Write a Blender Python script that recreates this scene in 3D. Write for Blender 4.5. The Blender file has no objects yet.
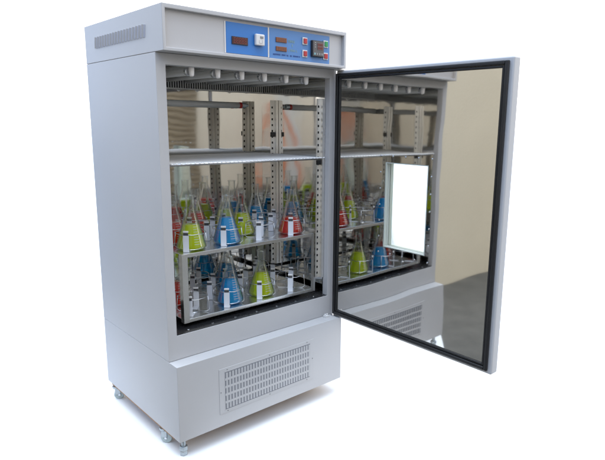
import bpy, bmesh, math, random
from mathutils import Vector, Matrix
random.seed(7)
C = bpy.context.scene.collection
R = math.radians
ZS = -0.118                     # the measured heights are counted from below the floor; floor is z = 0

# ---------------------------------------------------------------- camera
sc = bpy.context.scene
cam = bpy.data.cameras.new('camera'); co = bpy.data.objects.new('camera', cam); C.objects.link(co)
yaw, pitch, roll = -0.7426, -0.1938, 0.0122
co.location = (-0.7872, -1.5727, 1.2547 + ZS)
rt = Vector((math.cos(yaw), math.sin(yaw), 0)); fw = Vector((-math.sin(yaw), math.cos(yaw), 0)); up = Vector((0, 0, 1))
f2 = fw*math.cos(pitch) + up*math.sin(pitch); u2 = up*math.cos(pitch) - fw*math.sin(pitch)
r3 = rt*math.cos(roll) + u2*math.sin(roll); u3 = u2*math.cos(roll) - rt*math.sin(roll)
co.rotation_euler = Matrix((r3, u3, -f2)).transposed().to_euler()
cam.sensor_fit = 'HORIZONTAL'; cam.sensor_width = 36.0
cam.lens = 552.87/605*36
cam.shift_x = -(325.97-302.5)/605
cam.shift_y = (230.8-230)/605
cam.clip_start = 0.02; cam.clip_end = 600
sc.camera = co

# ---------------------------------------------------------------- sky, light, exposure
w = bpy.data.worlds.new('World'); sc.world = w; w.use_nodes = True
nt = w.node_tree; nt.nodes.clear()
N = nt.nodes.new; L = nt.links.new
tc = N('ShaderNodeTexCoord'); sx = N('ShaderNodeSeparateXYZ'); L(tc.outputs['Generated'], sx.inputs[0])
mz = N('ShaderNodeMapRange'); mz.interpolation_type = 'SMOOTHSTEP'
mz.inputs['From Min'].default_value = .5; mz.inputs['From Max'].default_value = 1.0; mz.inputs['To Max'].default_value = .55
L(sx.outputs['Z'], mz.inputs['Value'])
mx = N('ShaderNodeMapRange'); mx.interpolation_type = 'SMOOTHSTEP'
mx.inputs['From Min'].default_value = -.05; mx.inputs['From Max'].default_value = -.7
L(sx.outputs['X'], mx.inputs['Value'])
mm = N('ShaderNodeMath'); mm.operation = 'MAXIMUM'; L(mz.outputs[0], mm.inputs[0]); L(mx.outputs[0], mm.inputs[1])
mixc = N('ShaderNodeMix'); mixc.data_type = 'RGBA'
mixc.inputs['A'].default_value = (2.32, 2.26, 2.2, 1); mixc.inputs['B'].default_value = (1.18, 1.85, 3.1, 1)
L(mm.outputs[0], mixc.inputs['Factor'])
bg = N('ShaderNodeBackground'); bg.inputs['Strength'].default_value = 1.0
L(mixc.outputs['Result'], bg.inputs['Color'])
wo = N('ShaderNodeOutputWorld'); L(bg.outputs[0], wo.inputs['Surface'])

sl = bpy.data.lights.new('sun', 'SUN'); so = bpy.data.objects.new('sun', sl); C.objects.link(so)
sl.energy = 3.2; sl.angle = R(45); sl.color = (.86, .95, 1.0)
so.rotation_euler = (R(6), R(-8), 0); so.location = (0, 0, 5)

sc.view_settings.view_transform = 'Standard'; sc.view_settings.look = 'None'
sc.view_settings.exposure = 0.0; sc.view_settings.gamma = 1.0
sc.render.engine = 'CYCLES'
cy = sc.cycles
cy.use_denoising = True
cy.max_bounces = 24; cy.diffuse_bounces = 5; cy.glossy_bounces = 14; cy.transmission_bounces = 14; cy.transparent_max_bounces = 48
cy.caustics_reflective = True; cy.caustics_refractive = False; cy.sample_clamp_indirect = 6.0; cy.blur_glossy = .3

# ---------------------------------------------------------------- materials
def mat(name, col, rough=.5, metal=0, spec=.5, bump=None, var=None, trans=0, ior=1.45, emit=None):
    m = bpy.data.materials.new(name); m.use_nodes = True
    n = m.node_tree.nodes; l = m.node_tree.links
    b = n['Principled BSDF']
    b.inputs['Base Color'].default_value = (*col, 1); b.inputs['Roughness'].default_value = rough
    b.inputs['Metallic'].default_value = metal; b.inputs['Specular IOR Level'].default_value = spec
    b.inputs['Transmission Weight'].default_value = trans; b.inputs['IOR'].default_value = ior
    t = n.new('ShaderNodeTexCoord')
    if bump:
        sc_, st, det = bump
        no = n.new('ShaderNodeTexNoise'); no.inputs['Scale'].default_value = sc_; no.inputs['Detail'].default_value = det
        l.new(t.outputs['Object'], no.inputs['Vector'])
        bp = n.new('ShaderNodeBump'); bp.inputs['Strength'].default_value = 1.0; bp.inputs['Distance'].default_value = st
        l.new(no.outputs['Fac'], bp.inputs['Height']); l.new(bp.outputs[0], b.inputs['Normal'])
    if var:
        sc_, amt, ra = var
        no = n.new('ShaderNodeTexNoise'); no.inputs['Scale'].default_value = sc_; no.inputs['Detail'].default_value = 6
        l.new(t.outputs['Object'], no.inputs['Vector'])
        mr = n.new('ShaderNodeMapRange'); mr.inputs['To Min'].default_value = 1-amt; mr.inputs['To Max'].default_value = 1+amt
        l.new(no.outputs['Fac'], mr.inputs['Value'])
        vm = n.new('ShaderNodeVectorMath'); vm.operation = 'SCALE'; vm.inputs[0].default_value = col
        l.new(mr.outputs[0], vm.inputs['Scale']); l.new(vm.outputs[0], b.inputs['Base Color'])
        m2 = n.new('ShaderNodeMapRange'); m2.inputs['To Min'].default_value = max(0, rough-ra); m2.inputs['To Max'].default_value = rough+ra
        l.new(no.outputs['Fac'], m2.inputs['Value']); l.new(m2.outputs[0], b.inputs['Roughness'])
    return m

def glass_mat(name, tint, edge, gain=1.0):
    m = bpy.data.materials.new(name); m.use_nodes = True
    n = m.node_tree.nodes; l = m.node_tree.links; n.clear()
    lw = n.new('ShaderNodeLayerWeight'); lw.inputs['Blend'].default_value = .35
    mx_ = n.new('ShaderNodeMix'); mx_.data_type = 'RGBA'
    mx_.inputs['A'].default_value = (*tint, 1); mx_.inputs['B'].default_value = (*edge, 1)
    pw = n.new('ShaderNodeMath'); pw.operation = 'POWER'; pw.inputs[1].default_value = 2.0
    l.new(lw.outputs['Facing'], pw.inputs[0]); l.new(pw.outputs[0], mx_.inputs['Factor'])
    tr = n.new('ShaderNodeBsdfTransparent'); l.new(mx_.outputs['Result'], tr.inputs['Color'])
    gl = n.new('ShaderNodeBsdfGlossy'); gl.inputs['Roughness'].default_value = .02; gl.inputs['Color'].default_value = (1, 1, 1, 1)
    fr = n.new('ShaderNodeFresnel'); fr.inputs['IOR'].default_value = 1.5
    ml = n.new('ShaderNodeMath'); ml.operation = 'MULTIPLY'; ml.inputs[1].default_value = gain; ml.use_clamp = True
    l.new(fr.outputs[0], ml.inputs[0])
    ms = n.new('ShaderNodeMixShader'); l.new(ml.outputs[0], ms.inputs[0]); l.new(tr.outputs[0], ms.inputs[1]); l.new(gl.outputs[0], ms.inputs[2])
    o = n.new('ShaderNodeOutputMaterial'); l.new(ms.outputs[0], o.inputs['Surface'])
    return m

M = {}
M['paint'] = mat('grey_powder_coat', (.402, .396, .398), .42, bump=(420, .00012, 2), var=(4, .04, .06))
M['panel_paint'] = mat('header_panel_paint', (.425, .415, .415), .5, bump=(420, .0001, 2), var=(7, .02, .04))
M['seam'] = mat('dark_seam', (.12, .12, .12), .8)
M['steel'] = mat('polished_steel', (.81, .80, .775), .045, 1, bump=(5.5, .0007, 1.5), var=(14, .04, .02))
M['door_steel'] = mat('polished_door_steel', (.74, .725, .695), .035, 1, bump=(6, .0005, 1), var=(11, .03, .012))
M['brushed'] = mat('brushed_steel', (.70, .70, .69), .26, 1, bump=(260, .00004, 2), var=(9, .04, .05))
M['post_steel'] = mat('galvanised_post_steel', (.78, .77, .74), .4, 1, var=(30, .08, .08))
M['wire'] = mat('chromed_wire', (.5, .5, .5), .3, 1)
M['bright'] = mat('bright_plated_wire', (.85, .85, .86), .25, .6)
M['holder'] = mat('white_lamp_socket', (.88, .85, .84), .4)
M['shelf_wire'] = mat('coated_shelf_wire', (.60, .59, .57), .55, .1)
M['black'] = mat('black_rubber', (.012, .012, .013), .42, var=(40, .15, .08))
M['black_gloss'] = mat('black_plastic_strip', (.012, .012, .013), .28, var=(30, .15, .06))
M['hole'] = mat('dark_hole', (.01, .01, .01), .8)
M['zinc'] = mat('zinc_plated_steel', (.6, .62, .65), .25, 1, var=(60, .1, .1))
M['dull_zinc'] = mat('dull_zinc_steel', (.42, .46, .48), .38, .85, var=(80, .15, .1))
M['caster'] = mat('translucent_caster_plastic', (.36, .42, .42), .35, var=(60, .1, .05))
M['wood'] = mat('plywood', (.32, .17, .08), .7, bump=(90, .0008, 4), var=(24, .25, .05))
M['white'] = mat('white_plastic', (.58, .57, .56), .35)
M['lamp'] = mat('lamp_tube_glass', (.52, .52, .51), .3)
M['tube_red'] = mat('red_end_cap', (.35, .02, .015), .4)
M['alu'] = mat('white_clamp_arm', (.55, .565, .60), .35, spec=.6, var=(50, .05, .05))
M['dark_clip'] = mat('dark_clamp_neck', (.05, .05, .055), .4)
M['blue'] = mat('blue_panel', (.024, .15, .43), .4, var=(20, .04, .04))
M['blue_light'] = mat('light_blue_panel', (.07, .19, .42), .4, var=(20, .04, .04))
M['red'] = mat('red_button', (.36, .008, .014), .3)
M['green'] = mat('green_button', (.006, .22, .06), .3)
M['maroon'] = mat('dark_red_display', (.03,.004,.005), .2)
M['segment'] = mat('unlit_red_segment', (.24, .028, .018), .35)
M['amber'] = mat('amber_display', (.16, .05, .025), .3)
M['amber_segment'] = mat('amber_segment', (.26, .09, .035), .4)
M['ctrl'] = mat('controller_case', (.018, .018, .02), .4)
M['ctrl_face'] = mat('controller_face', (.075, .072, .075), .35)
M['ctrl_led'] = mat('controller_window', (.10, .05, .05), .25)
M['print_dark'] = mat('dark_print', (.03, .06, .2), .5)
M['print_pale'] = mat('pale_print', (.19, .29, .28), .5)
M['key_cyan'] = mat('cyan_key', (.16, .32, .34), .4)
M['key_grey'] = mat('grey_key', (.2, .2, .2), .4)
M['mark'] = mat('pale_graduation_print', (.42, .43, .42), .5)
M['glass'] = glass_mat('flask_glass', (.97, .975, .97), (.66, .69, .68), .5)
M['pane'] = glass_mat('window_glass', (.975, .985, .975), (.8, .86, .82), .5)
def liquid(name, c, t):
    m = bpy.data.materials.new(name); m.use_nodes = True
    n = m.node_tree.nodes; l = m.node_tree.links; n.clear()
    tr = n.new('ShaderNodeBsdfTransparent'); tr.inputs['Color'].default_value = (*t, 1)
    ts = n.new('ShaderNodeBsdfTranslucent'); ts.inputs['Color'].default_value = (*c, 1)
    df = n.new('ShaderNodeBsdfDiffuse'); df.inputs['Color'].default_value = (*c, 1)
    gl = n.new('ShaderNodeBsdfGlossy'); gl.inputs['Roughness'].default_value = .05
    fr = n.new('ShaderNodeFresnel'); fr.inputs['IOR'].default_value = 1.2
    a = n.new('ShaderNodeMixShader'); a.inputs[0].default_value = .5; l.new(ts.outputs[0], a.inputs[1]); l.new(df.outputs[0], a.inputs[2])
    b = n.new('ShaderNodeMixShader'); b.inputs[0].default_value = .36; l.new(a.outputs[0], b.inputs[1]); l.new(tr.outputs[0], b.inputs[2])
    d = n.new('ShaderNodeMixShader'); l.new(fr.outputs[0], d.inputs[0]); l.new(b.outputs[0], d.inputs[1]); l.new(gl.outputs[0], d.inputs[2])
    o = n.new('ShaderNodeOutputMaterial'); l.new(d.outputs[0], o.inputs['Surface'])
    return m
M['liq_yellow'] = liquid('yellow_green_liquid', (.86, .98, .004), (.82, .92, .10))
M['liq_blue'] = liquid('blue_liquid', (.001, .52, .98), (.06, .72, .96))
M['liq_red'] = liquid('red_liquid', (.98, .045, .025), (.97, .20, .14))
M['concrete'] = mat('concrete', (.082, .077, .067), .85, bump=(60, .002, 8), var=(7, .45, .05))
M['floor_white'] = mat('white_sheet', (.68, .68, .68), .9)
M['beige'] = mat('beige_render', (.62, .555, .43), .9, bump=(70, .002, 6), var=(1.6, .07, .03))
M['beige_pale'] = mat('pale_beige_render', (.62, .585, .51), .9, bump=(70, .002, 6), var=(1.6, .08, .03))
M['shutter'] = mat('ribbed_shutter_metal', (.36, .30, .21), .6)

# ---------------------------------------------------------------- mesh helpers
class MB:
    def __init__(s): s.bm = bmesh.new()
    def face(s, *pts):
        s.bm.faces.new([s.bm.verts.new(p) for p in pts]); return s
    def box(s, x0, x1, y0, y1, z0, z1):
        v = [s.bm.verts.new((x, y, z)) for z in (z0, z1) for y in (y0, y1) for x in (x0, x1)]
        for q in ((0,2,3,1),(4,5,7,6),(0,1,5,4),(2,6,7,3),(0,4,6,2),(1,3,7,5)): s.bm.faces.new([v[i] for i in q])
        return s
    def obox(s, c, ax, ay, az, h):
        c = Vector(c); ax, ay, az = Vector(ax).normalized(), Vector(ay).normalized(), Vector(az).normalized()
        v = [s.bm.verts.new(c + ax*x*h[0] + ay*y*h[1] + az*z*h[2]) for z in (-1, 1) for y in (-1, 1) for x in (-1, 1)]
        for q in ((0,2,3,1),(4,5,7,6),(0,1,5,4),(2,6,7,3),(0,4,6,2),(1,3,7,5)): s.bm.faces.new([v[i] for i in q])
        return s
    def tube(s, pts, r, n=12, closed=False, cap=True):
        pts = [Vector(p) for p in pts]; k = len(pts); rs = r if isinstance(r, (list, tuple)) else [r]*k
        rings = []; prev = None
        for i, p in enumerate(pts):
            a = pts[(i-1) % k] if (i > 0 or closed) else p; b = pts[(i+1) % k] if (i < k-1 or closed) else p
            t = (b-a).normalized()
            if prev is None:
                ref = Vector((0, 0, 1)) if abs(t.z) < .9 else Vector((1, 0, 0))
                nn = t.cross(ref).normalized()
            else:
                nn = (prev - t*prev.dot(t)).normalized()
            prev = nn; bb = t.cross(nn)
            rings.append([s.bm.verts.new(p + (nn*math.cos(2*math.pi*j/n) + bb*math.sin(2*math.pi*j/n))*rs[i]) for j in range(n)])
        for i in range(k if closed else k-1):
            A, B = rings[i], rings[(i+1) % k]
            for j in range(n): s.bm.faces.new((A[j], A[(j+1) % n], B[(j+1) % n], B[j]))
        if cap and not closed:
            s.bm.faces.new(rings[0][::-1]); s.bm.faces.new(rings[-1])
        return s
    def lathe(s, prof, c=(0, 0, 0), n=40):
        rings = []
        for r, z in prof:
            if r < 1e-6: rings.append([s.bm.verts.new((c[0], c[1], c[2]+z))])
            else: rings.append([s.bm.verts.new((c[0]+r*math.cos(2*math.pi*j/n), c[1]+r*math.sin(2*math.pi*j/n), c[2]+z)) for j in range(n)])
        for A, B in zip(rings, rings[1:]):
            for j in range(n):
                k = (j+1) % n
                if len(A) == 1 and len(B) == 1: continue
                if len(A) == 1: s.bm.faces.new((A[0], B[k], B[j]))
                elif len(B) == 1: s.bm.faces.new((A[j], A[k], B[0]))
                else: s.bm.faces.new((A[j], A[k], B[k], B[j]))
        return s
    def build(s, name, m, parent=None, smooth=False, bevel=0, seg=2, origin=None, recalc=True):
        if recalc: bmesh.ops.recalc_face_normals(s.bm, faces=s.bm.faces[:])
        o_ = origin
        if o_ is None: o_ = ORIG.get(parent.name, Vector((0, 0, 0))) if parent else Vector((0, 0, 0))
        bmesh.ops.translate(s.bm, vec=-Vector(o_), verts=s.bm.verts[:])
        me = bpy.data.meshes.new(name); s.bm.to_mesh(me); s.bm.free()
        me.materials.append(m)
        if smooth:
            for p in me.polygons: p.use_smooth = True
        ob = bpy.data.objects.new(name, me); C.objects.link(ob)
        if parent: ob.parent = parent; ORIG[ob.name] = Vector(o_)
        else: ob.location = o_
        if bevel:
            md = ob.modifiers.new('bevel', 'BEVEL'); md.width = bevel; md.segments = seg; md.limit_method = 'ANGLE'; md.angle_limit = R(40)
            md.harden_normals = False
            for p in me.polygons: p.use_smooth = True
            wn = ob.modifiers.new('wn', 'WEIGHTED_NORMAL'); wn.keep_sharp = True
        return ob
ORIG = {}
def empty(name, loc, label, cat, group=None):
    o = bpy.data.objects.new(name, None); C.objects.link(o); o.location = loc; o.empty_display_size = .1
    ORIG[o.name] = Vector(loc); o['label'] = label; o['category'] = cat
    if group: o['group'] = group
    return o
def structure(o): o['kind'] = 'structure'; return o
def screw(p, ax, r, h, name, parent, mt='zinc'):
    p = Vector(p); a = Vector(ax); MB().tube([p, p+a*h*.6, p+a*h], [r, r, r*.55], 12).build(name, M[mt], parent)

# ---------------------------------------------------------------- the ground and walls
structure(MB().face((-80, -80, -.004), (80, -80, -.004), (80, 80, -.004), (-80, 80, -.004)).build('concrete_ground', M['concrete']))
# white sheet the cabinet is photographed on: bounded towards the photographer, running far off behind
structure(MB().face((-.475, .40, 0), (.315, -.29, 0), (1.10, -.975, 0), (3, -2.7, 0), (78, -40, 0), (78, 78, 0), (8, 78, 0), (-.41, 1.0, 0)).build('white_floor', M['floor_white']))
bw = empty('garden_wall', (-3, .72, 0), 'beige rendered yard wall mirrored in the right half of the open door, with a side wall added to block low light', 'wall')
MB().box(-8, -.62, .66, .84, -.003, 2.7).build('wall_face', M['beige'], bw)
MB().box(-4.4, -4.2, -5.2, .655, -.003, 3.2).build('wall_face', M['beige_pale'], bw)  # added side wall out of frame, shades the cabinet's left side low down
MB().box(-4.42, -4.18, -5.2, .635, 3.202, 3.26).build('coping', M['concrete'], bw)  # top of the added side wall
MB().box(-8, -.61, .64, .86, 2.702, 2.76).build('coping', M['concrete'], bw)
yb = empty('beige_building', (-3, -5.5, 0), 'beige workshop front with ribbed shutter mirrored inside the steel chamber', 'building')
MB().box(-9, 4, -5.8, -5.5, -.003, 3.6).build('wall_face', M['beige_pale'], yb)
sb = MB()
for k in range(28): sb.tube([(-2.32, -5.47, .05+k*.085), (.2, -5.47, .05+k*.085)], .042, 8)
sb.build('roller_shutter', M['shutter'], yb, smooth=True)

# orange step ladder by the workshop front, glimpsed in the steel corner of the chamber
ld = empty('step_ladder', (-3.52, -4.9, 0), 'orange step ladder in the yard glimpsed as orange streaks in the steel corner', 'ladder')
M['orange'] = mat('orange_fibreglass', (.58, .19, .08), .5, var=(12, .1, .05))
for s_ in (-1, 1):
    for t_ in (-1, 1):
        a, b = Vector((-3.52+t_*.27, -4.9+s_*.24, 0)), Vector((-3.52+t_*.05, -4.9+s_*.16, 1.31)); d_ = (b-a)
        MB().obox((a+b)/2, d_, (0, 1, 0), d_.cross(Vector((0, 1, 0))), (d_.length/2, .02, .024)).build('rail', M['orange'], ld, bevel=.004)
for k in range(1, 6):
    z_ = k*.24; f_ = z_/1.31; x_ = -3.52+.27-(.22*f_); hw = .24-.08*f_
    MB().box(x_-.04, x_+.04, -4.9-hw, -4.9+hw, z_-.012, z_+.012).build('step', M['post_steel'], ld, bevel=.003)
MB().box(-3.52-.10, -3.52+.10, -4.9-.19, -4.9+.19, 1.311, 1.35).build('top_cap', M['orange'], ld, bevel=.008)

# ---------------------------------------------------------------- the incubator cabinet
W, D = .75, .6215
ZT, ZH, ZB, ZBB = 1.5901+ZS, 1.4569+ZS, .4583+ZS, .1847+ZS
T = .0533
OX0, OX1, OZ0, OZ1 = .0323, .7165, .5452+ZS, 1.4227+ZS
inc = empty('growth_incubator', (.375, .31, 0), 'tall light grey laboratory incubator with its mirror lined door standing wide open', 'incubator')

def ring_shell(x0, x1, z0, z1, a0, a1, b0, b1, yf, yb_, inner):
    """box shell open at the back of its opening: outer x0..x1,z0..z1; opening a0..a1,b0..b1; front plane yf, back yb_, opening return depth inner"""
    m = MB(); bm = m.bm
    V = lambda x, y, z: bm.verts.new((x, y, z))
    of = [V(x0, yf, z0), V(x1, yf, z0), V(x1, yf, z1), V(x0, yf, z1)]
    hf = [V(a0, yf, b0), V(a1, yf, b0), V(a1, yf, b1), V(a0, yf, b1)]
    hb = [V(a0, yf+inner, b0), V(a1, yf+inner, b0), V(a1, yf+inner, b1), V(a0, yf+inner, b1)]
    ob = [V(x0, yb_, z0), V(x1, yb_, z0), V(x1, yb_, z1), V(x0, yb_, z1)]
    for i in range(4):
        j = (i+1) % 4
        bm.faces.new((of[i], of[j], hf[j], hf[i])); bm.faces.new((hf[i], hf[j], hb[j], hb[i])); bm.faces.new((of[j], of[i], ob[i], ob[j]))
    bm.faces.new(ob[::-1])
    return m
body = ring_shell(0, W, ZB+.0004, ZH-.0004, OX0, OX1, OZ0, OZ1, T, D, .03).build('cabinet_body', M['paint'], inc, bevel=.0014, recalc=False)

# header with a recessed fascia
RC = .016
hd = ring_shell(0, W, ZH+.0004, ZT, .011, .739, ZH+.0105, ZT-.0135, 0, D, RC)
header = hd.build('header', M['paint'], inc, bevel=.0018, recalc=False)
MB().box(.0112, .7388, RC-.001, RC+.003, ZH+.0108, ZT-.0138).build('fascia_panel', M['panel_paint'], header)
b1 = MB().box(.2245, .3895, RC-.003, RC-.0012, ZH+.0145, ZT-.023).build('display_panel', M['blue'], header)
b2 = MB().box(.3965, .674, RC-.003, RC-.0012, ZH+.0125, ZT-.022).build('control_panel', M['blue_light'], header)
for x0, x1 in ((.3905, .3955), (.219, .2235)): MB().box(x0, x1, RC-.003, RC-.0012, ZH+.0135, ZT-.0228).build('panel_divider', M['white'], header)

SEG = {'a': (.12, .88, .93, 1), 'b': (.86, 1, .55, .95), 'c': (.86, 1, .05, .45), 'd': (.12, .88, 0, .07), 'e': (0, .14, .05, .45), 'f': (0, .14, .55, .95), 'g': (.12, .88, .465, .535)}
def digit(mb, x, z, w_, h_, y, segs='abcdefg'):
    for s_ in segs:
        a, b, c_, d_ = SEG[s_]; mb.box(x+a*w_, x+b*w_, y-.0006, y, z+c_*h_, z+d_*h_)
ZZ = ZS
YF = RC-.003
def display(parent, x0, x1, z0, z1, n, face, seg, name, mx_=.004, mz_=.004):
    d = MB().box(x0, x1, YF-.003, YF-.0002, z0, z1).build(name, face, parent, bevel=.0008)
    m = MB(); w_ = (x1-x0-2*mx_)/n
    for k in range(n): digit(m, x0+mx_+k*w_+w_*.14, z0+mz_, w_*.72, z1-z0-2*mz_, YF-.0032)
    m.build('digits', seg, d)
    return d
display(header, .245, .307, 1.4995+ZZ, 1.524+ZZ, 5, M['maroon'], M['segment'], 'counter_display', .005, .004)
display(header, .423, .470, 1.524+ZZ, 1.540+ZZ, 4, M['amber'], M['amber_segment'], 'temperature_display', .002, .002)
display(header, .423, .470, 1.495+ZZ, 1.510+ZZ, 4, M['amber'], M['amber_segment'], 'humidity_display', .002, .002)
# white rocker switch box on the blue panel
sw = MB().box(.333, .3685, YF-.013, YF-.0002, 1.5035+ZZ, 1.540+ZZ).build('rocker_switch', M['white'], header, bevel=.003)
MB().box(.349, .3615, YF-.0142, YF-.0132, 1.526+ZZ, 1.533+ZZ).build('switch_mark', M['key_grey'], sw)
m = MB()
m.box(.345, .3465, YF-.0138, YF-.0132, 1.511+ZZ, 1.521+ZZ); m.box(.357, .3585, YF-.0138, YF-.0132, 1.511+ZZ, 1.521+ZZ); m.box(.3465, .357, YF-.0138, YF-.0132, 1.5105+ZZ, 1.5118+ZZ)
m.build('switch_outline', M['panel_paint'], sw)
def button(x0, x1, z0, z1, mt):
    b = MB().box(x0, x1, YF-.004, YF-.0002, z0, z1).build('push_button', M['white'], header, bevel=.0012)
    q = MB(); e = .0038
    q.box(x0+e, x1-e, YF-.0075, YF-.0042, z0+e, z1-e).build('button_cap', mt, b, bevel=.001)
button(.541, .5635, 1.5265+ZZ, 1.5515+ZZ, M['red']); button(.541, .5635, 1.4835+ZZ, 1.5085+ZZ, M['red'])
button(.642, .6645, 1.5255+ZZ, 1.551+ZZ, M['green']); button(.641, .6645, 1.483+ZZ, 1.5075+ZZ, M['red'])
ct = MB().box(.5805, .6365, YF-.012, YF-.0002, 1.4885+ZZ, 1.5455+ZZ).build('controller', M['ctrl'], header, bevel=.002)
MB().box(.5835, .6335, YF-.0132, YF-.0122, 1.4915+ZZ, 1.5425+ZZ).build('controller_face', M['ctrl_face'], ct)
cw = MB().box(.603, .630, YF-.0142, YF-.0134, 1.513+ZZ, 1.537+ZZ).build('controller_window', M['ctrl_led'], ct)
m = MB()
for k in range(4):
    digit(m, .6045+k*.0063, 1.527+ZZ, .0045, .0078, YF-.0144); digit(m, .6045+k*.0063, 1.5155+ZZ, .0045, .0078, YF-.0144)
m.build('digits', M['segment'], ct)
m = MB()
for z_ in (1.536, 1.5285, 1.521): m.box(.5915, .594, YF-.0142, YF-.0134, z_+ZZ, z_+.002+ZZ)
m.build('indicator_mark', M['white'], ct)
for k in range(4):
    MB().box(.5865+k*.0115, .5945+k*.0115, YF-.0145, YF-.0134, 1.4945+ZZ, 1.502+ZZ).build('key', M['key_cyan'] if k == 0 else M['key_grey'], ct, bevel=.0006)
# printed lettering too small to read in the photograph: strokes grouped as words
def strokes(x0, x1, z0, z1, words, mt, name):
    m = MB(); tot = sum(words)+.9*(len(words)-1); cw_ = (x1-x0)/tot; x = x0
    for wd in words:
        for k in range(wd):
            a, b = x+cw_*.12, x+cw_*.82; t = cw_*.2
            m.box(a, a+t, YF-.0008, YF-.0002, z0, z1)
            if random.random() < .6: m.box(b-t, b, YF-.0008, YF-.0002, z0, z1)
            zz = random.choice((z0, (z0+z1)/2-t/2, z1-t)); m.box(a+t, b-t, YF-.0007, YF-.0002, zz, zz+t)
            x += cw_
        x += cw_*.9
    m.build(name, mt, header)
strokes(.411, .532, 1.4805+ZZ, 1.4855+ZZ, [7, 7, 2, 7], M['print_dark'], 'printed_line')
strokes(.477, .507, 1.527+ZZ, 1.536+ZZ, [4], M['print_pale'], 'printed_label')
strokes(.493, .503, 1.513+ZZ, 1.522+ZZ, [1], M['print_pale'], 'printed_label')
strokes(.477, .522, 1.4975+ZZ, 1.505+ZZ, [5], M['print_pale'], 'printed_label')

# louvred vent on the header's side
m = MB()
for k in range(18):
    y = .118 + k*(.385/17)
    m.obox((-.0004, y, 1.523+ZZ), (1, 0, 0), (0, 1, .16), (0, -.16, 1), (.0009, .0042, .0185))
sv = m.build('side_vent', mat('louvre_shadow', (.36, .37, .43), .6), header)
m = MB()
for k in range(18):
    y = .118 + k*(.385/17)
    m.obox((-.0022, y+.0058, 1.523+ZZ), (.55, .85, 0), (-.85, .55, 0), (0, -.16, 1), (.0012, .0045, .0188))
m.build('louvre', M['paint'], sv)

# base plinth with ledge, grille
base = MB().box(0, W, 0, D, ZBB, ZB-.0004).build('plinth', M['paint'], inc, bevel=.0014)
gp = MB().box(.157, .595, -.0016, .001, .232+ZZ, .4025+ZZ).build('vent_plate', M['paint'], base, bevel=.0006)
dk = MB().box(.180, .5755, -.0022, -.0017, .2435+ZZ, .3885+ZZ).build('vent_screen', mat('vent_dark', (.16, .165, .18), .7), gp)
m = MB()
rows = 5; cols = 31; gx0, gx1, gz0, gz1 = .180, .5755, .2435+ZZ, .3885+ZZ
m2 = MB()
rh = (gz1-gz0)/rows
for i in range(rows+1):
    z_ = gz0+i*rh
    zb_ = .0042
    if 0 < i < rows: m.box(gx0, gx1, -.0032, -.0023, z_-zb_, z_+zb_)
m.box(gx0-.002, gx1+.002, -.0026, -.0017, gz1-.0012, gz1+.003); m.box(gx0-.002, gx1+.002, -.0026, -.0017, gz0-.003, gz0+.0012)
cwid = (gx1-gx0)/cols
for i in range(rows):
    for k in range(cols):
        x = gx0+(k+.5)*cwid
        m2.obox((x+.0015, -.0028, gz0+(i+.5)*rh), (.95, -.3, 0), (.3, .95, 0), (0, 0, 1), (.0034, .0004, rh/2-.0045))
m.build('vent_bar', M['paint'], gp); m2.build('vent_slat', M['paint'], gp)
for x, z_ in ((.19, .395), (.376, .3955), (.56, .396), (.163, .315), (.589, .32), (.19, .238), (.376, .2375), (.56, .238)): screw((x, -.0016, z_+ZZ), (0, -1, 0), .0024, .0012, 'vent_screw', gp, 'key_grey')
MB().box(.004, W-.03, .05, D-.03, ZBB-.009, ZBB-.0005).build('plywood_bottom', M['wood'], inc)
# shadow of the header seam, set in as a thin dark slab
MB().box(.003, W-.003, T+.003, D-.003, ZH-.0003, ZH+.0003).build('header_seam_shade', M['seam'], inc)

# levelling foot
ft = MB()
ft.tube([(.028, .030, ZBB-.009), (.028, .030, .020)], .0075, 16)
ft.lathe([(0, 0), (.0125, 0), (.0138, .0015), (.0145, .004), (.0145, .014), (.0125, .0165), (.0125, .0185), (.0155, .020), (.0155, .031), (.0125, .0335), (.0075, .034)], (.028, .030, .0005), 6)
ft.build('levelling_foot', M['dull_zinc'], inc, bevel=.0012)
def caster(x, y, a):
    dx, dy = math.cos(a), math.sin(a)
    fk = MB()
    fk.lathe([(0, .046), (.013, .046), (.015, .05), (.015, .0555), (0, .0555)], (x, y, 0), 20)
    for s in (-1, 1):
        px, py = x - dy*s*.0125, y + dx*s*.0125
        fk.obox((px - dx*.006, py - dy*.006, .035), (dx, dy, 0), (-dy, dx, 0), (0, 0, 1), (.010, .0012, .0125))
    fo = fk.build('caster', M['dull_zinc'], inc, bevel=.0006)
    c = Vector((x - dx*.012, y - dy*.012, .0205)); ax = Vector((-dy, dx, 0))
    MB().tube([c-ax*.0105, c-ax*.009, c+ax*.009, c+ax*.0105], [.017, .0205, .0205, .017], 28).build('wheel', M['caster'], fo, bevel=.001)
    MB().tube([c-ax*.015, c+ax*.015], .0045, 12).build('axle', M['zinc'], fo)
caster(.014, .150, 2.3); caster(.012, .572, 2.7); caster(.66, .17, 1.2); caster(.69, .55, .4)

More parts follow.
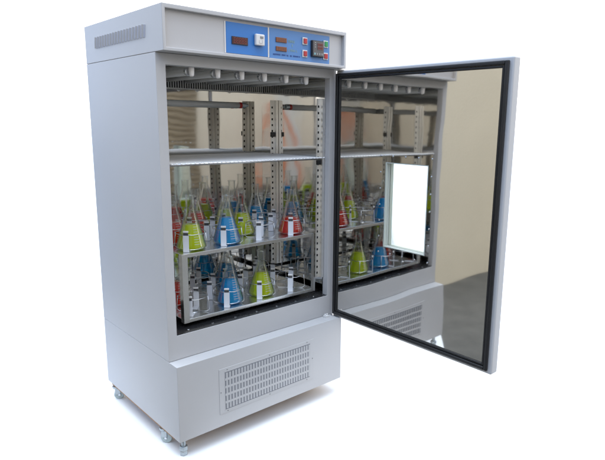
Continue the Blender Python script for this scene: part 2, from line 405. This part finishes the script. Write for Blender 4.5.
# ---------------------------------------------------------------- chamber lining
LX0, LX1, LZ0, LZ1, LY0, LY1 = OX0+.001, OX1-.001, OZ0+.0015, OZ1+.010, T+.028, .50
def grid_panel(p0, du, dv, nu, nv, f):
    m = MB(); bm = m.bm; p0, du, dv = Vector(p0), Vector(du), Vector(dv); nn = du.cross(dv).normalized()
    g = [[bm.verts.new(p0+du*(i/nu)+dv*(j/nv)+nn*f(i/nu, j/nv)) for i in range(nu+1)] for j in range(nv+1)]
    for j in range(nv):
        for i in range(nu): bm.faces.new((g[j][i], g[j][i+1], g[j+1][i+1], g[j+1][i]))
    return m
wav = lambda a, s: (lambda u, v: a*(math.sin(s+u*5.1+v*2.3)*math.sin(s*1.7+v*7.3)+.5*math.sin(u*9+v*4+s)))
grid_panel((LX0, LY1, LZ0), (LX1-LX0, 0, 0), (0, 0, LZ1-LZ0), 30, 36, wav(.0004, .3)).build('back_lining', M['steel'], inc, smooth=True, recalc=False)
grid_panel((LX1, LY1, LZ0), (0, LY0-LY1, 0), (0, 0, LZ1-LZ0), 24, 36, wav(.0004, 1.9)).build('side_lining', M['steel'], inc, smooth=True, recalc=False)
grid_panel((LX0, LY0, LZ0), (0, LY1-LY0, 0), (0, 0, LZ1-LZ0), 24, 36, wav(.0004, 3.1)).build('side_lining', M['steel'], inc, smooth=True, recalc=False)
grid_panel((LX0, LY0, LZ1), (0, LY1-LY0, 0), (LX1-LX0, 0, 0), 24, 30, wav(.0005, 4.4)).build('ceiling_lining', M['brushed'], inc, smooth=True, recalc=False)
MB().box(LX0-.0005, LX1+.0005, T+.001, LY1, LZ0-.004, LZ0-.0005).build('chamber_floor', M['black_gloss'], inc)
# air grille across the top of the back
ag = MB().box(LX0+.002, LX1-.002, LY1-.010, LY1-.004, LZ1-.052, LZ1-.018).build('air_grille', M['hole'], inc)
m = MB()
n_ = 64
for k in range(n_+1):
    x = LX0+.006 + k*(LX1-LX0-.012)/n_
    m.box(x-.0019, x+.0019, LY1-.0145, LY1-.0102, LZ1-.051, LZ1-.019)
m.box(LX0+.002, LX1-.002, LY1-.0165, LY1-.0102, LZ1-.056, LZ1-.0512)
m.build('grille_bar', M['lamp'], ag)
# ceiling lamps running front to back, white holders facing out
for x in (.139, .237, .333, .430, .528, .625):
    m = MB().tube([(x, .105, LZ1-.021), (x, .47, LZ1-.021)], .0125, 16)
    lt = m.build('lamp_tube', M['lamp'], inc, smooth=True)
    h = MB()
    h.tube([(x, .088, LZ1-.005), (x, .088, LZ1-.016), (x, .087, LZ1-.034), (x, .086, LZ1-.037)], [.0092, .0092, .0075, .0055], 16)
    h.build('lamp_holder', M['holder'], lt, smooth=True)
    MB().tube([(x-.004, .098, LZ1-.022), (x-.004, .111, LZ1-.022)], .0134, 16).build('tube_cap', M['zinc'], lt, bevel=.001)
    m = MB().box(x-.022, x+.022, .10, .475, LZ1-.0045, LZ1-.0015).build('lamp_reflector', M['brushed'], lt)
# lamp across the back
x1_, y_, z_ = .575, LY1-.030, 1.322+ZZ
lt = MB().tube([(.05, y_, z_), (x1_, y_, z_)], .0125, 18).build('lamp_tube', M['lamp'], inc, smooth=True)
MB().tube([(x1_-.004, y_, z_), (x1_+.009, y_, z_)], .0131, 18).build('tube_cap', M['tube_red'], lt, bevel=.001)
MB().tube([(x1_+.0095, y_, z_), (x1_+.030, y_, z_)], .0125, 14).tube([(x1_+.0302, y_, z_), (x1_+.045, y_, z_)], .006, 12).build('lamp_holder', M['dull_zinc'], lt, bevel=.001)
MB().box(x1_+.012, x1_+.026, y_+.0127, LY1-.001, z_-.006, z_+.006).build('lamp_bracket', M['dull_zinc'], lt)
# perforated shelf standards
def standard(xw, s, y, z0, z1):
    X = lambda a, b: (min(xw+s*a, xw+s*b), max(xw+s*a, xw+s*b))
    m = MB().box(*X(.014, .034), y, y+.0015, z0, z1)
    m.box(*X(.0015, .014), y-.014, y+.012, z0, z1)
    st = m.build('shelf_standard', M['post_steel'], inc)
    h = MB(); z_ = z0+.02
    while z_ < z1-.01:
        h.box(*X(.0205, .0275), y-.0004, y+.0019, z_-.0045, z_+.0045); z_ += .025
    h.build('slot', M['hole'], st)
    return st
for xw, s, ys in ((LX1, -1, (.392, .090)), (LX0, 1, (.392, .18))):
    for y in ys:
        st = standard(xw, s, y, .62+ZZ, 1.345+ZZ)
        MB().box(min(xw+s*.012, xw+s*.036), max(xw+s*.012, xw+s*.036), y-.009, y-.0008, 1.088+ZZ, 1.106+ZZ).build('shelf_clip', M['black'], st, bevel=.002)
        if y > .3: MB().box(min(xw+s*.014, xw+s*.037), max(xw+s*.014, xw+s*.037), y-.006, y-.0008, 1.19+ZZ, 1.21+ZZ).build('shelf_clip', M['black'], st, bevel=.002)
# screws along the black bottom strip
for x in [OX0+.055+k*.0955 for k in range(7)]: screw((x, T+.022, LZ0-.0006), (0, 0, 1), .0042, .002, 'strip_screw', inc)

# ---------------------------------------------------------------- the open door (hinged on the right, swung out 90 degrees)
HX, HY = .7414, .0484
DW, DZ0, DZ1, DT = .7558, .4541+ZZ, 1.4519+ZZ, .0381
WY0, WY1, WZ0, WZ1 = -.4215, -.2285, .800+ZZ, 1.1155+ZZ       # window in the door
def door_slab():
    m = MB(); bm = m.bm; V = lambda x, y, z: bm.verts.new((x, y, z))
    xi, xo = HX, HX+DT; y0, y1 = HY-DW, HY-.004
    O = [(y0, DZ0), (y1, DZ0), (y1, DZ1), (y0, DZ1)]; I = [(WY0, WZ0), (WY1, WZ0), (WY1, WZ1), (WY0, WZ1)]
    oi = [V(xi, *q) for q in O]; oo = [V(xo, *q) for q in O]; ii = [V(xi, *q) for q in I]; io = [V(xo, *q) for q in I]
    for a in range(4):
        b = (a+1) % 4
        bm.faces.new((oi[a], oi[b], oo[b], oo[a])); bm.faces.new((oi[b], oi[a], ii[a], ii[b]))
        bm.faces.new((oo[a], oo[b], io[b], io[a])); bm.faces.new((ii[b], ii[a], io[a], io[b]))
    return m
door = door_slab().build('door', M['paint'], inc, bevel=.006, seg=3)
# gasket: two-ridged black rubber frame
gy0, gy1, gz0_, gz1_ = HY-DW+.012, HY-.011, DZ0+.013, DZ1-.012
def frame(m, y0, y1, z0, z1, wd, x0, x1):
    m.box(x0, x1, y0, y0+wd, z0, z1); m.box(x0, x1, y1-wd, y1, z0, z1)
    m.box(x0, x1, y0+wd, y1-wd, z0, z0+wd); m.box(x0, x1, y0+wd, y1-wd, z1-wd, z1)
m = MB(); frame(m, gy0, gy1, gz0_, gz1_, .0125, HX-.012, HX-.0005)
gk = m.build('gasket', M['black'], door, bevel=.003)
m = MB(); frame(m, gy0+.0142, gy1-.0142, gz0_+.0142, gz1_-.0142, .0072, HX-.008, HX-.0005)
m.build('gasket_lip', M['black'], gk, bevel=.002)
# mirror lining with the window cut out
ly0, ly1, lz0, lz1 = gy0+.0205, gy1-.0205, gz0_+.0205, gz1_-.0205
def pillow(y, z):
    u = (y-ly0)/(ly1-ly0); v = (z-lz0)/(lz1-lz0)
    a = .0012*math.sin(math.pi*u)*math.sin(math.pi*v)
    a += .0016*math.exp(-((u-.72)/.26)**2-((v-.03)/.13)**2)
    return a
def lining():
    m = MB(); bm = m.bm
    ys = sorted(set([ly0+(WY0-ly0)*i/16 for i in range(17)] + [WY0+(WY1-WY0)*i/14 for i in range(15)] + [WY1+(ly1-WY1)*i/12 for i in range(13)]))
    zs = sorted(set([lz0+(WZ0-lz0)*i/20 for i in range(21)] + [WZ0+(WZ1-WZ0)*i/18 for i in range(19)] + [WZ1+(lz1-WZ1)*i/20 for i in range(21)]))
    g = {(i, j): bm.verts.new((HX-.002-pillow(y, z), y, z)) for i, y in enumerate(ys) for j, z in enumerate(zs)}
    for i in range(len(ys)-1):
        for j in range(len(zs)-1):
            yc, zc = (ys[i]+ys[i+1])/2, (zs[j]+zs[j+1])/2
            if WY0 < yc < WY1 and WZ0 < zc < WZ1: continue
            bm.faces.new((g[i, j], g[i+1, j], g[i+1, j+1], g[i, j+1]))
    loose = [v for v in bm.verts if not v.link_faces]
    bmesh.ops.delete(bm, geom=loose, context='VERTS')
    return m
lin = lining().build('mirror_lining', M['door_steel'], door, smooth=True)
# window: steel reveal, double pane, screws
m = MB(); frame(m, WY0+.0005, WY1-.0005, WZ0+.0005, WZ1-.0005, .003, HX-.004, HX+.010)
frame(m, WY0+.001, WY1-.001, WZ0+.001, WZ1-.001, .0035, HX+.0105, HX+.0165)
frame(m, WY0+.001, WY1-.001, WZ0+.001, WZ1-.001, .003, HX+.0215, HX+DT-.001)
wf = m.build('window_frame', mat('window_frame_alloy', (.42, .44, .40), .35), door)
for xg in (HX+.0185, HX+.0305):
    MB().box(xg, xg+.002, WY0+.0015, WY1-.0015, WZ0+.0015, WZ1-.0015).build('window_pane', M['pane'], wf)
ya, yb2, za, zb2 = WY0-.0125, WY1+.0245, WZ0-.022, WZ1+.022
pts = [(ya+(yb2-ya)*k/4, zb2) for k in range(5)] + [(ya+(yb2-ya)*k/4, za) for k in range(5)] + [(ya, za+(zb2-za)*k/6) for k in range(1, 6)] + [(yb2, za+(zb2-za)*k/6) for k in range(1, 6)]
for y, z_ in pts: screw((HX-.0018-pillow(y, z_), y, z_), (-1, 0, 0), .0034, .0018, 'lining_screw', lin)
# hinges
m = MB().box(.7285, .7535, .012, .046, ZH-.0065, ZH-.0015).build('hinge', M['white'], inc, bevel=.001)
m = MB().box(.7285, .7535, .012, .046, ZB-.0008, ZB+.0025).build('hinge', M['zinc'], inc, bevel=.001)
m = MB().box(.688, .708, .030, .046, ZB-.0008, ZB+.009); m.tube([(.693, .038, ZB+.009), (.693, .038, ZB+.0145)], .0035, 12); m.tube([(.703, .038, ZB+.009), (.703, .038, ZB+.0145)], .0035, 12)
m.build('door_catch', M['white'], inc, bevel=.001)

# ---------------------------------------------------------------- wire shelf
SZ = 1.112+ZZ
ws = empty('wire_shelf', (.375, .28, SZ), 'empty steel wire shelf across the chamber above the flasks', 'shelf')
m = MB(); n_ = 80
for k in range(n_):
    x = .047 + k*(.704-.047)/(n_-1)
    m.tube([(x, .075, SZ+.004), (x, .48, SZ+.004)], .0021, 6)
m.build('shelf_wire', M['shelf_wire'], ws, smooth=True)
m = MB()
for y in (.084, .2, .32, .474): m.tube([(.044, y, SZ-.001), (.7055, y, SZ-.001)], .0032, 8)
m.build('cross_rod', M['wire'], ws, smooth=True)
m = MB().tube([(.044, .0705, SZ+.003), (.7055, .0705, SZ+.003)], .0026, 8)
for k in range(40):
    x = .047 + k*(.704-.047)/39
    m.lathe([(0, -.0032), (.0024, -.002), (.0032, 0), (.0024, .002), (0, .0032)], (x, .0690, SZ+.0045), 8)
m.build('front_rod', M['bright'], ws, smooth=True)

# ---------------------------------------------------------------- two-tier platform with flask clamps
PX0, PX1, PY0, PY1 = .086, .684, .10, .475
ZU, ZL = .808+ZZ, .574+ZZ
pf = empty('flask_platform', (.385, .29, OZ0), 'two tier stainless steel platform of spring clamps inside the chamber', 'platform')
def plate(z):
    m = MB().box(PX0, PX1, PY0, PY1, z-.0025, z)
    m.box(PX0, PX1, PY0-.0015, PY0, z-.0125, z); m.box(PX0, PX1, PY1, PY1+.0015, z-.0125, z)
    return m
plate(ZU).build('upper_plate', M['brushed'], pf, bevel=.0006); plate(ZL).build('lower_plate', M['brushed'], pf, bevel=.0006)
for x, s in ((PX0, 1), (PX1, -1)):
    for y, t in ((PY0, 1), (PY1, -1)):
        m = MB()
        m.box(min(x-s*.0001, x+s*.019), max(x-s*.0001, x+s*.019), min(y-t*.0018, y-t*.0035), max(y-t*.0018, y-t*.0035), ZL-.012, ZU-.001)
        m.box(min(x-s*.0018, x-s*.0001), max(x-s*.0018, x-s*.0001), min(y-t*.0035, y+t*.019), max(y-t*.0035, y+t*.019), ZL-.012, ZU-.001)
        m.build('corner_post', M['brushed'], pf)
MB().box(.14, .62, .16, .46, OZ0+.001, ZL-.0035).build('shaker_base', M['black_gloss'], pf, bevel=.004)

CL = {}
ZERO = (0, 0, 0)
def clamp(x, y, z, rot):
    if not CL:
        # base disc with two bulging spring wires; a broad tab at the front and one at the back
        m = MB().lathe([(.018, 0), (.018, .0018), (0, .0018)], (0, 0, .0002), 20)
        for a in (-math.pi*.25, math.pi*.75):
            dx, dy = math.cos(a), math.sin(a)
            m.tube([(dx*.012, dy*.012, .0025), (dx*.05, dy*.05, .003), (dx*.0585, dy*.0585, .010), (dx*.0575, dy*.0575, .03), (dx*.0535, dy*.0535, .0605)], .0015, 8)
        o = m.build('flask_clamp', M['wire'], pf, smooth=True, origin=ZERO)
        for a in (math.pi*1.25, math.pi*.25):
            dx, dy = math.cos(a), math.sin(a)
            m = MB(); X, Yv, Zv = (dx, dy, .03), (-dy, dx, 0), (-.03*dx, -.03*dy, 1)
            m.obox((dx*.037, dy*.037, .0012), (dx, dy, 0), Yv, (0, 0, 1), (.0215, .0105, .0008))
            m.obox((dx*.0580, dy*.0580, .0300), X, Yv, Zv, (.0009, .0104, .0290))
            k1 = len(m.bm.faces)
            m.obox((dx*.0568, dy*.0568, .0640), (dx, dy, 0), Yv, (0, 0, 1), (.0018, .0085, .0050))
            k2 = len(m.bm.faces)
            m.obox((dx*.0565, dy*.0565, .0720), (dx, dy, 0), Yv, (0, 0, 1), (.0034, .0090, .0030))
            t = m.build('clamp_tab', M['alu'], o, bevel=.0008, origin=ZERO)
            t.data.materials.append(M['dark_clip']); t.data.materials.append(M['white'])
            for q in t.data.polygons: q.material_index = 0 if q.index < k1 else (1 if q.index < k2 else 2)
        m = MB().tube([(.0535*math.cos(t*2*math.pi/40), .0535*math.sin(t*2*math.pi/40), .0600+.0010*math.sin(t*1.3)) for t in range(40)], .0013, 8, closed=True)
        m.build('clamp_spring', M['wire'], o, smooth=True, origin=ZERO)
        CL['o'] = o; o.location = Vector((x, y, z)) - ORIG[pf.name]; o.rotation_euler.z = rot
        return
    o = CL['o'].copy(); C.objects.link(o); o.parent = pf
    o.location = Vector((x, y, z)) - ORIG[pf.name]; o.rotation_euler.z = rot
    for ch in CL['o'].children:
        c = ch.copy(); C.objects.link(c); c.parent = o
GX = (.155, .305, .455, .608); GY = (.162, .285, .408)
for zt in (ZU, ZL):
    for i, x in enumerate(GX):
        for j, y in enumerate(GY):
            clamp(x, y, zt, .06 + random.uniform(-.08, .08))

# ---------------------------------------------------------------- flasks
def flask_profile(h, r):
    n_ = .0155
    zn = h*.74
    out = [(0, 0), (r*.86, 0), (r*.95, .0015), (r, .007), (r*.985, .014), (n_+.004, zn-.010), (n_+.0006, zn), (n_, zn+.006), (n_, h-.006), (n_+.0025, h-.003), (n_+.0025, h), (n_-.0005, h)]
    t = .0018
    inn = [(n_-t, h-.004), (n_-t, zn+.005), (n_+.003-t, zn-.010), (r*.985-t, .014), (r-t, .008), (r*.94-t, .0035), (r*.85, .0022), (0, .0022)]
    return out, inn
def flask(x, y, z, h, r, level, liq, label, group='conical flasks held in the clamps'):
    z = z + .0024
    e = empty('conical_flask', (x, y, z), label, 'flask', group)
    o_, i_ = flask_profile(h, r)
    MB().lathe(o_+i_, (x, y, z), 48).build('glass_body', M['glass'], e, smooth=True)
    # liquid follows the inner wall
    g = .0004; pr = [(0, .0026)]
    for rr, zz in reversed(i_[:-1]):
        if zz < level: pr.append((rr-g, max(zz, .0027)))
    m = MB(); bm = m.bm
    for k in range(9):
        zz = .022 + k*.0085
        rr = r*.985 + (.0195-r*.985)*(zz-.014)/(h*.74-.010-.014) + .0003
        t0, t1 = (-1.85, -1.42) if k % 2 else (-1.85, -1.28)
        ring = [[bm.verts.new((x+(rr-q*.00045)*math.cos(t0+(t1-t0)*u/8), y+(rr-q*.00045)*math.sin(t0+(t1-t0)*u/8), z+zz+q*.0009)) for u in range(9)] for q in (0, 1)]
        for u in range(8): bm.faces.new((ring[0][u], ring[0][u+1], ring[1][u+1], ring[1][u]))
    m.build('graduation_marks', M['mark'], e)
    a = None
    for (r0, z0), (r1, z1) in zip(i_[::-1], i_[::-1][1:]):
        if z0 <= level <= z1: a = r0+(r1-r0)*(level-z0)/(z1-z0)
    pr += [(a-g, level-.0012), (a-.001-g, level), (0, level-.0008)]
    MB().lathe(pr, (x, y, z), 48).build('liquid', liq, e, smooth=True)
Y_, B_, R_ = M['liq_yellow'], M['liq_blue'], M['liq_red']
flask(GX[0], GY[0]-.004, ZU, .192, .0525, .086, Y_, 'yellow-green flask at the front left corner of the upper plate')
flask(GX[1], GY[0], ZU, .180, .0525, .095, B_, 'blue flask at the front of the upper plate')
flask(GX[2]-.012, GY[1]-.018, ZU, .175, .0525, .083, Y_, 'yellow-green flask on the upper plate behind the blue one')
flask(GX[3], GY[0], ZU, .178, .0525, .064, R_, 'red flask at the front right corner of the upper plate')
flask(GX[0], GY[1], ZU, .178, .0525, .075, R_, 'red flask behind the front left yellow-green flask of the upper plate')
flask(GX[1]+.01, GY[2], ZU, .178, .0525, .08, R_, 'red flask in the rear row of the upper plate')
flask(GX[2], GY[2], ZU, .178, .0525, .08, Y_, 'yellow-green flask in the rear row of the upper plate')
flask(GX[3], GY[2], ZU, .178, .0525, .08, B_, 'blue flask in the rear right corner of the upper plate')
flask(GX[1]+.012, GY[0]+.006, ZL, .183, .0505, .090, B_, 'blue flask at the front of the lower plate')
flask(GX[2]+.01, GY[0]+.008, ZL, .180, .0525, .088, Y_, 'yellow-green flask at the front of the lower plate')
flask(GX[0], GY[1], ZL, .178, .0525, .08, R_, 'red flask at the left end of the lower plate')
flask(GX[2], GY[2], ZL, .178, .0525, .08, B_, 'blue flask in the rear row of the lower plate')
